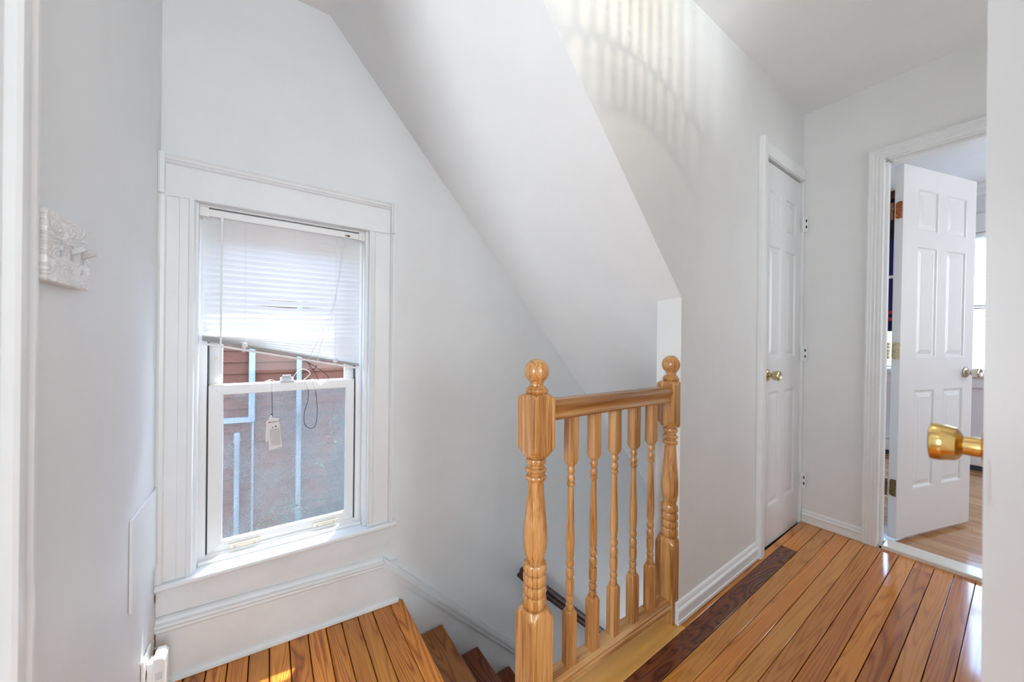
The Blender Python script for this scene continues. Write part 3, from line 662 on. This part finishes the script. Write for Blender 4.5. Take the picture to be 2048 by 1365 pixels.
# ------------------------------------------------------------------ stair railing
RL = empty('stair_railing', (.97, .814, -.05)); tag(RL, 'turned oak stair railing with ball finials along the hall edge', 'railing')
H = .039
NP = [(-.40, .07), (.255, .07), (.268, .0535), (.280, .044), (.290, .0365), (.291, .030), (.296, .033), (.302, .0345), (.318, .0345), (.325, .0325), (.328, .0280), (.331, .0325), (.337, .0345), (.348, .0345), (.355, .0325), (.358, .0280),
      (.361, .0325), (.367, .0345), (.379, .0345), (.386, .0325), (.389, .0280), (.392, .0325), (.398, .0348), (.410, .0345), (.417, .0315), (.420, .0262), (.427, .0268), (.44, .0300), (.46, .0335), (.487, .0350), (.51, .0345), (.54, .0322), (.58, .0285), (.62, .0250), (.653, .0228),
      (.655, .0265), (.660, .0290), (.665, .0310), (.670, .0290), (.673, .0225), (.678, .0225), (.681, .0290), (.687, .0315), (.692, .0290), (.695, .0228), (.702, .0228), (.706, .0285), (.713, .0300), (.719, .0280), (.722, .0228), (.726, .0228), (.728, .0365), (.737, .043), (.748, .0535), (.755, .07),
      (.890, .07), (.898, .0535), (.904, .042), (.907, .036), (.9085, .029), (.911, .032), (.916, .034), (.921, .032), (.923, .027), (.926, .028), (.929, .025), (.9315, .0200)]
FIN = [(.9315, .0200), (.936, .0190), (.941, .0215)]+[(.9725-.0362*math.cos(a), .0362*math.sin(a)) for a in [R(k) for k in range(38, 180, 10)]]+[(1.0087, .001)]
n1 = MB().lathe(NP, (.6062+H, YC+H, 0), 'z', 40, H).build('newel_post', 'oak_z', RL, smooth=32)
MB().lathe(FIN, (.6062+H, YC+H, 0), 'z', 32).build('finial', 'oak_z', n1, smooth=40)
def halve(ob, x):
    bm = bmesh.new(); bm.from_mesh(ob.data)
    bmesh.ops.bisect_plane(bm, geom=bm.verts[:]+bm.edges[:]+bm.faces[:], plane_co=(x, 0, 0), plane_no=(1, 0, 0), clear_outer=True)
    ed = [e for e in bm.edges if e.is_boundary]
    if ed: bmesh.ops.holes_fill(bm, edges=ed)
    bm.to_mesh(ob.data); bm.free()
    for p_ in ob.data.polygons: p_.use_smooth = True
    ob.data.set_sharp_from_angle(angle=R(32))
NP2 = [(-.045, .07)]+NP[1:]
n2 = MB().lathe(NP2, (1.3318, YC+H, 0), 'z', 40, H).build('newel_post', 'oak_z', RL); halve(n2, 1.3318); n2['label'] = 'half newel post fixed to the wall end'
q = MB().lathe(FIN, (1.3318, YC+H, 0), 'z', 32).build('finial', 'oak_z', n2); halve(q, 1.3318)
BPF = [(.040, .03), (.212, .03), (.218, .0205), (.224, .0155), (.2245, .0108), (.229, .0118), (.236, .0128), (.241, .0118), (.2435, .0088), (.247, .0112), (.256, .0132), (.263, .0122), (.267, .0086), (.272, .0118), (.276, .0120), (.279, .0090), (.281, .0128), (.300, .0134), (.317, .0128), (.319, .0088),
       (.324, .0118), (.335, .0135), (.345, .0125), (.354, .0090), (.359, .0116), (.366, .0136), (.374, .0125), (.380, .0100), (.395, .0120), (.415, .0133), (.432, .0136), (.46, .0130), (.50, .0116), (.55, .0101), (.59, .0091), (.6065, .0086), (.608, .0102), (.6125, .0125), (.618, .0122), (.621, .0082),
       (.624, .0110), (.631, .0127), (.638, .0116), (.646, .0080), (.651, .0108), (.659, .0126), (.665, .0112), (.668, .0102), (.673, .0102), (.676, .0150), (.682, .0190), (.690, .03), (.835, .03)]
bx = [.767, .870, .973, 1.078, 1.1815]
b0 = None
for k, x in enumerate(bx):
    if b0 is None:
        b0 = MB().lathe(BPF, (0, 0, 0), 'z', 24, .016).build('baluster', 'oak_z', None, smooth=32); o = b0
    else:
        o = b0.copy(); COL.objects.link(o)
    o.location = (x+.016, YC+H-.003, 0); attach(o, RL)
    o.matrix_parent_inverse = wmat(RL).inverted()
hp = [(-.024, .828), (.024, .828), (.026, .833), (.023, .838), (.020, .844), (.022, .852), (.028, .858), (.0305, .866), (.029, .876), (.022, .884), (.010, .888), (-.010, .888), (-.022, .884), (-.029, .876), (-.0305, .866), (-.028, .858), (-.022, .852), (-.020, .844), (-.023, .838), (-.026, .833)]
MB().prism(hp, lambda u, v, t: (t, YC+H-.001+u, v), .6062+2*H-.002, 1.2945).build('handrail', 'oak_x', RL, smooth=40)
sp = [(-.032, .022), (.032, .022), (.032, .036), (.029, .040), (.029, .046), (.024, .050), (.018, .053), (-.018, .053), (-.024, .050), (-.029, .046), (-.029, .040), (-.032, .036)]
MB().prism(sp, lambda u, v, t: (t, YC+H-.001+u, v), .6062+2*H-.002, 1.2945).build('bottom_rail', 'oak_pale_x', RL)

# ------------------------------------------------------------------ dark handrail on the window wall
HR = empty('wall_handrail', (1.15, 1.62, -.2)); tag(HR, 'dark mahogany handrail going down along the window wall', 'handrail')
dx = Vector((1, 0, -.97)).normalized(); up = Vector((.97, 0, 1)).normalized(); a = Vector((1.185, 1.612, -.245)); bb = a+dx*2.9
sec = [(-.020, -.030), (.020, -.030), (.024, -.018), (.019, -.008), (.026, .006), (.024, .020), (.012, .029), (-.012, .029), (-.024, .020), (-.026, .006), (-.019, -.008), (-.024, -.018)]
MB().add([p_+Vector((0, u, 0))+up*v_ for p_ in (a, bb) for u, v_ in sec], [tuple(range(12)), tuple(range(23, 11, -1))]+[(i, (i+1) % 12, 12+(i+1) % 12, 12+i) for i in range(12)]).build('rail', 'mahogany', HR)
for t in (.30, 1.6):
    c = a+dx*t
    q = MB().tube([c-up*.028, c-up*.05+Vector((0, .02, 0)), c-up*.055+Vector((0, .068, 0))], .006, 8).lathe([(0, .025), (.008, .022)], tuple(c-up*.055+Vector((0, .0695, 0))), 'y', 16)
    q.build('bracket', 'steel', HR, smooth=40)

# ------------------------------------------------------------------ left wall fittings
SW = empty('light_switch', (XL, .975, 1.208)); tag(SW, 'white carved triple light switch plate on the left wall', 'light switch')
MB().prism([(.882, 1.150), (1.046, 1.150), (1.046, 1.264), (.882, 1.264)], lambda u, v, t: (t, u, v), XL+.001, XL+.020).build('plate', 'carved_white', SW, bevel=.002)
for y, th in ((.923, -2), (.967, 30), (1.010, 30)):
    tg = MB().box(XL+.0195, XL+.0215, y-.0045, y+.0045, 1.196, 1.222).build('toggle_slot', 'grey_plastic', SW)
    c, s_ = math.cos(R(th)), math.sin(R(th)); L_ = .019 if th > 0 else .005
    MB().add([(XL+.020+L_*q*c-w_*s_, y+e, 1.209+L_*q*s_+w_*c) for q in (0, 1) for e, w_ in ((-.0035, -.004), (.0035, -.004), (.0035, .004), (-.0035, .004))],
             [(0, 1, 2, 3), (7, 6, 5, 4), (0, 1, 5, 4), (1, 2, 6, 5), (2, 3, 7, 6), (3, 0, 4, 7)]).build('toggle', 'shaded_toggle', tg)
    for z in (1.180, 1.238): MB().lathe([(0, .0035), (.0012, .003)], (XL+.0200, y+.002, z), 'x', 10).build('screw', 'steel', SW, smooth=40)
AP = MB().prism([(1.389, .300), (1.668, .300), (1.668, .556), (1.389, .556)], lambda u, v, t: (t, u, v), XL+.0005, XL+.007).build('access_panel', 'wall_paint', bevel=.001)
tag(AP, 'flat white painted access panel on the left wall below the switch', 'panel')
OP = empty('wall_outlet', (XL, 1.55, 0)); tag(OP, 'white wall outlet plate low in the left corner', 'outlet')
MB().prism([(1.508, -.045), (1.59, -.045), (1.59, .077), (1.508, .077)], lambda u, v, t: (t, u, v), XL+.001, XL+.0075).build('plate', 'white_plastic', OP, bevel=.002)
for z in (-.012, .045): MB().box(XL+.0072, XL+.009, 1.532, 1.566, z-.014, z+.014).build('socket', 'cream_plastic', OP, bevel=.001)
PD = empty('plug_in_device', (XL+.01, 1.55, 0)); tag(PD, 'small white plug-in device in the outlet below the window', 'plug-in')
MB().box(XL+.0092, XL+.024, 1.530, 1.568, -.02, .050).build('plug', 'white_plastic', PD, bevel=.003)
MB().prism([(.024, -.11), (.046, -.11), (.052, -.10), (.052, .052), (.045, .064), (.024, .066)], lambda u, v, t: (XL+u, t, v), 1.520, 1.578).build('body', 'white_plastic', PD, bevel=.004)
q = MB()
for k in range(4): q.box(XL+.030, XL+.046, 1.5190, 1.5202, .018-k*.006, .020-k*.006)
q.build('vent_slot', 'grey_plastic', PD)

# ------------------------------------------------------------------ beaded ceiling light (above the frame, casts the striped pattern)
lc = (1.03, .375)
CL = empty('ceiling_light', (*lc, ZC)); tag(CL, 'small round ceiling light hung with strings of crystal beads above the hall', 'ceiling light')
MB().lathe([(0, .06), (-.012, .058), (-.022, .03), (-.04, .008), (-.09, .008)], (*lc, ZC-.0005), 'z', 24).build('canopy', 'gold_frame', CL, smooth=40)
def ring(z, r, name='ring'):
    pts = [(lc[0]+r*math.cos(2*math.pi*k/40), lc[1]+r*math.sin(2*math.pi*k/40), z) for k in range(41)]
    return MB().tube(pts, .0028, 6).build(name, 'gold_frame', CL, smooth=60)
ring(2.345, .130); ring(2.198, .130); ring(2.153, .110)
q = MB()
for k in range(3):
    a = 2*math.pi*k/3+.4; q.tube([(lc[0], lc[1], 2.350), (lc[0]+.13*math.cos(a), lc[1]+.13*math.sin(a), 2.345)], .003, 6)
q.build('arm', 'gold_frame', CL)
def strand(ang, r1, z1, r2, z2, n_, br):
    q = MB()
    for k in range(n_):
        t = (k+.5)/n_; r = r1+(r2-r1)*t; z = z1+(z2-z1)*t
        c = (lc[0]+r*math.cos(ang), lc[1]+r*math.sin(ang), z)
        q.lathe([(-br, br*.1), (-br*.6, br*.8), (0, br), (br*.6, br*.8), (br, br*.1)], c, 'z', 8)
    return q
NSTR = 46
for k in range(NSTR):
    a = 2*math.pi*k/NSTR
    strand(a, .130, 2.342, .130, 2.201, 12, .0048).build('bead_strand', 'crystal', CL, smooth=60)
    strand(a+.06, .129, 2.196, .111, 2.155, 4, .0048).build('bead_strand', 'crystal', CL, smooth=60)
MB().lathe([(-.022, .001), (-.018, .009), (-.006, .013), (.006, .011), (.016, .006)], (lc[0], lc[1], 2.318), 'z', 16).build('bulb', 'lit_bulb', CL, smooth=50)
lp = light('ceiling_light_lamp', 'POINT', (lc[0], lc[1], 2.272), 2.3, (1, .86, .62), radius=.006)

# ------------------------------------------------------------------ bedroom beyond the doorway
XB = 5.0
FB = tag(MB().box(2.752, XB+.1, -1.6, 1.7, -.06, -.012).build('floor', 'gap_dark'), 'pale oak strip floor of the bedroom', 'floor', kind='structure')
x = 2.7525; 
while x < XB:
    x1 = min(x+.057, XB)
    ys = [-1.55, random.uniform(-.9, 1.2), 1.65]
    for k in range(2): MB().plank(x+.0003, x1-.0003, ys[k]+.0004, ys[k+1]-.0004, -.012, random.uniform(-.0003, .0003), .0006).build('floor_strip', 'bedroom_oak', FB)
    x = x1
b = MB().box(XB, XB+.1, .95, 1.7, -.06, ZC).box(XB, XB+.1, -1.6, -.15, -.06, ZC).box(XB, XB+.1, -.15, .95, -.06, .83).box(XB, XB+.1, -.15, .95, 2.03, ZC)
tag(b.build('wall_bedroom', 'bedroom_paint'), 'pale lilac bedroom wall around the far window', 'wall', kind='structure')
b = MB().box(2.75, XB+.1, 1.65, 1.75, -.06, ZC).box(2.75, XB+.1, -1.7, -1.6, -.06, ZC).box(2.751, 2.76, .88, 1.65, -.06, ZC).box(2.751, 2.76, -1.6, -.41, -.06, ZC)
tag(b.build('wall_bedroom_side', 'bedroom_paint'), 'pale bedroom side walls beyond the open door', 'wall', kind='structure')
tag(MB().box(XF+.11, XB+.1, -1.7, 1.75, ZC, ZC+.08).build('ceiling', 'ceiling_paint'), 'white bedroom ceiling above the open door', 'ceiling', kind='structure')
o = profile_run('trim_crown', 'trim_paint', [(0, 0), (.012, .0), (.018, .02), (.05, .055), (.062, .075), (.062, .089), (0, .089)], ((XB, 1.64, ZC-.09), (XB, -1.59, ZC-.09)), outward=(-1, 0, 0)); tag(o, 'white crown moulding above the far bedroom window', 'moulding', kind='structure')
W2 = empty('window_2', (XB, .4, .8)); tag(W2, 'bright bedroom window with closed white blind', 'window', kind='structure')
MB().box(XB-.018, XB, -.25, 1.05, 2.03, 2.165).build('head_casing', 'trim_paint', W2)
MB().box(XB-.024, XB, -.26, 1.06, 2.165, 2.185).build('head_cap', 'trim_paint', W2)
MB().box(XB-.018, XB, -.25, -.15, .82, 2.03).build('casing_leg', 'trim_paint', W2)
MB().box(XB-.018, XB, .95, 1.05, .82, 2.03).build('casing_leg', 'trim_paint', W2)
MB().box(XB-.05, XB+.1, -.28, 1.08, .795, .822).build('stool', 'trim_paint', W2)
MB().box(XB-.018, XB, -.25, 1.05, .70, .795).build('apron', 'trim_paint', W2)
for z0, z1 in ((.83, 1.42), (1.38, 2.03)):
    s_ = MB().box(XB+.05, XB+.08, -.15, .95, z0, z0+.045).box(XB+.05, XB+.08, -.15, .95, z1-.045, z1).box(XB+.05, XB+.08, -.15, -.105, z0, z1).box(XB+.05, XB+.08, .905, .95, z0, z1).build('sash', 'vinyl', W2)
    MB().box(XB+.064, XB+.067, -.11, .91, z0+.04, z1-.04).build('glass_pane', 'clear_glass', s_)
B2 = empty('window_blind', (XB+.02, .4, 2.02)); tag(B2, 'white slatted blind across the bright bedroom window', 'blind')
MB().box(XB+.006, XB+.034, -.145, .945, 1.995, 2.025).build('head_rail', 'white_plastic', B2)
s0 = None; z = 1.985
while z > .86:
    if s0 is None:
        c, s_ = math.cos(R(37)), math.sin(R(37))
        s0 = MB().add([(t*.0125*c+(1-t*t)*.0015*s_, y, t*.0125*s_-(1-t*t)*.0015*c) for t in (-1, -.5, 0, .5, 1) for y in (-.545, .545)], [(k*2, k*2+1, k*2+3, k*2+2) for k in range(4)]).build('slat', 'slat_bedroom'); o = s0
    else: o = s0.copy(); COL.objects.link(o)
    o.location = (XB+.02, .40, z); o.parent = B2; o.matrix_parent_inverse = wmat(B2).inverted()
    z -= .0212
MB().box(XB+.008, XB+.032, -.145, .945, .845, .857).build('bottom_rail', 'white_plastic', B2)
HT = empty('baseboard_heater', (XB, .4, 0)); tag(HT, 'low white baseboard heater under the bedroom window', 'heater')
MB().box(XB-.06, XB-.001, -1.3, 1.4, .045, .20).build('cover', 'white_plastic', HT, bevel=.004)
MB().box(XB-.063, XB-.058, -1.3, 1.4, .150, .160).build('slot', 'grey_plastic', HT)
MB().box(XB-.05, XB-.001, -1.28, 1.38, .001, .045).build('base_gap', 'dark_rubber', HT)
# dark navy cloth hanging in the bedroom, seen through the gap beside the door hinges
NC_ = empty('hanging_cloth', (4.6, .85, 2.38)); tag(NC_, 'dark navy cloth hanging behind the hinge gap of the bedroom door', 'cloth')
m_ = MB(); vs = []; fs = []; NY = 24
for j, z in enumerate((2.37, 2.0, 1.6, 1.36, 1.18)):
    for k in range(NY+1):
        y = .58+.56*k/NY; vs.append((4.6+.012*math.sin(k*1.4+j*.3)*(.4+.25*j), y, z))
for j in range(4):
    for k in range(NY): fs.append((j*(NY+1)+k, j*(NY+1)+k+1, (j+1)*(NY+1)+k+1, (j+1)*(NY+1)+k))
ob = m_.add(vs, fs).build('cloth', 'navy_cloth', NC_, smooth=60); sm = ob.modifiers.new('thickness', 'SOLIDIFY'); sm.thickness = .003
MB().box(4.575, 4.625, .575, 1.15, 2.365, 2.432).build('top_board', 'dark_brown_wood', NC_)
for z in (1.33, 1.27): MB().prism([(.60, z), (1.1, z+.02), (1.1, z+.05), (.60, z+.03)], lambda u, v, t: (t, u, v), 4.582, 4.586).build('stripe', 'red_cloth', NC_)
MB().box(4.580, 4.586, .60, 1.12, 2.0, 2.25).build('black_band', 'black_cloth', NC_)
MB().box(4.579, 4.585, .66, .80, 1.655, 1.680).build('white_patch', 'paper', NC_)
# hooks over the top of the open door
for k, t in enumerate((.125, .455)):
    c = Vector((2.7765, .4038, 2.023)); d = Vector((math.cos(R(-17.02)), math.sin(R(-17.02)), 0)); nn = Vector((d.y, -d.x, 0))
    p0 = c+d*t
    q = MB()
    for s_ in (-.003, .003): q.tube([p0-nn*.030+d*s_+Vector((0, 0, .002)), p0+nn*.002+d*s_+Vector((0, 0, .0025)), p0+nn*.003+d*s_*1.6+Vector((0, 0, -.035)), p0+nn*.012+d*s_*1.2+Vector((0, 0, -.045)), p0+nn*.018+d*s_+Vector((0, 0, -.030))], .0014, 6)
    o = q.build('over_door_hook', 'steel', smooth=60); tag(o, ('small wire hook over the bedroom door top nearer the hinges', 'small wire hook over the bedroom door top nearer the knob')[k], 'hook', 'hooks over the bedroom door')

# ------------------------------------------------------------------ outside the stair window
YH = 5.0
tag(MB().box(-12, 14, 1.81, 16, -3.9, -3.6).build('ground', 'ground_concrete'), 'grey concrete ground between the houses', 'ground', kind='structure')
NH = empty('neighbour_house', (0, YH, -3.6)); tag(NH, 'neighbouring house with reddish brown siding and white pipes outside the window', 'house')
MB().box(-5, 6, YH+.0205, YH+.2, -3.6, 4.2).build('wall', 'dark_brown_wood', NH)  # coloured dark so slits between boards read as shade under each lip
s0 = None
z = -1.55; k = 0
while z < 3.0:
    if s0 is None:
        s0 = MB().prism([(0, 0), (-.020, 0), (-.005, .1235), (0, .1235)], lambda u, v, t: (t, u, v), -5, 6).build('siding_board', 'granule_siding'); o = s0
    else: o = s0.copy(); COL.objects.link(o)
    o.location = (.013*((k*7) % 5), YH+.02, z); o.parent = NH; o.matrix_parent_inverse = wmat(NH).inverted()
    z += .130; k += 1
MB().box(-.187, -.130, YH-.055, YH-.002, .12, 4.2).build('downpipe', 'downpipe_white', NH, bevel=.006)
MB().prism([(-.187, .20), (-.130, .20), (-.130, .145), (-.150, .118), (-1.6, .168), (-1.6, .222), (-.187, .172)], lambda u, v, t: (u, t, v), YH-.056, YH-.003).build('downpipe_elbow', 'downpipe_white', NH)
MB().tube([(-.148, YH-.02, .14), (-.148, YH-.02, -3.5)], .011, 8).build('thin_pipe', 'downpipe_white', NH)
MB().box(.272, .324, YH-.055, YH-.002, -1.6, 4.2).build('downpipe', 'downpipe_white', NH, bevel=.006)
MB().lathe([(0, .026), (-.10, .030), (-.115, .024), (-3.4, .024)], (-.288, YH-.035, .01), 'z', 14).build('waste_pipe', 'downpipe_white', NH, smooth=40)
def shrub(loc, r, h, n_, label):
    s_ = empty('shrub', loc); tag(s_, label, 'shrub', 'shrubs between the houses')
    m_ = MB()
    for k in range(n_):
        a, e, q = random.uniform(0, 6.28), random.uniform(-1, 1), random.random()**.4
        c = Vector((loc[0]+r*q*math.cos(a)*math.sqrt(1-e*e), loc[1]+.6*r*q*math.sin(a)*math.sqrt(1-e*e), loc[2]+h-r*.9+r*1.2*q*e))
        d = Vector((random.uniform(-1, 1), random.uniform(-1, 1), random.uniform(-.7, .7))).normalized(); e2 = d.cross(Vector((random.random(), random.random(), 1))).normalized(); nn = d.cross(e2)
        L = random.uniform(.05, .10)
        m_.add([c-d*L*.5, c+e2*L*.22+nn*.008, c+d*L*.5, c-e2*L*.22+nn*.008, c-nn*.002], [(0, 1, 4), (1, 2, 4), (2, 3, 4), (3, 0, 4)])
    f_ = m_.build('foliage', 'leaf_green', s_); f_['kind'] = 'stuff'
    MB().tube([(loc[0], loc[1], loc[2]), (loc[0]+.03, loc[1], loc[2]+h*.5), (loc[0], loc[1], loc[2]+h-r)], .03, 8).build('stem', 'bark', s_)
shrub((.95, 4.1, -3.6), .55, 3.9, 620, 'tall leafy shrub at the right of the window view')
shrub((.25, 4.3, -3.6), .50, 2.9, 480, 'lower leafy shrub at the foot of the window view')
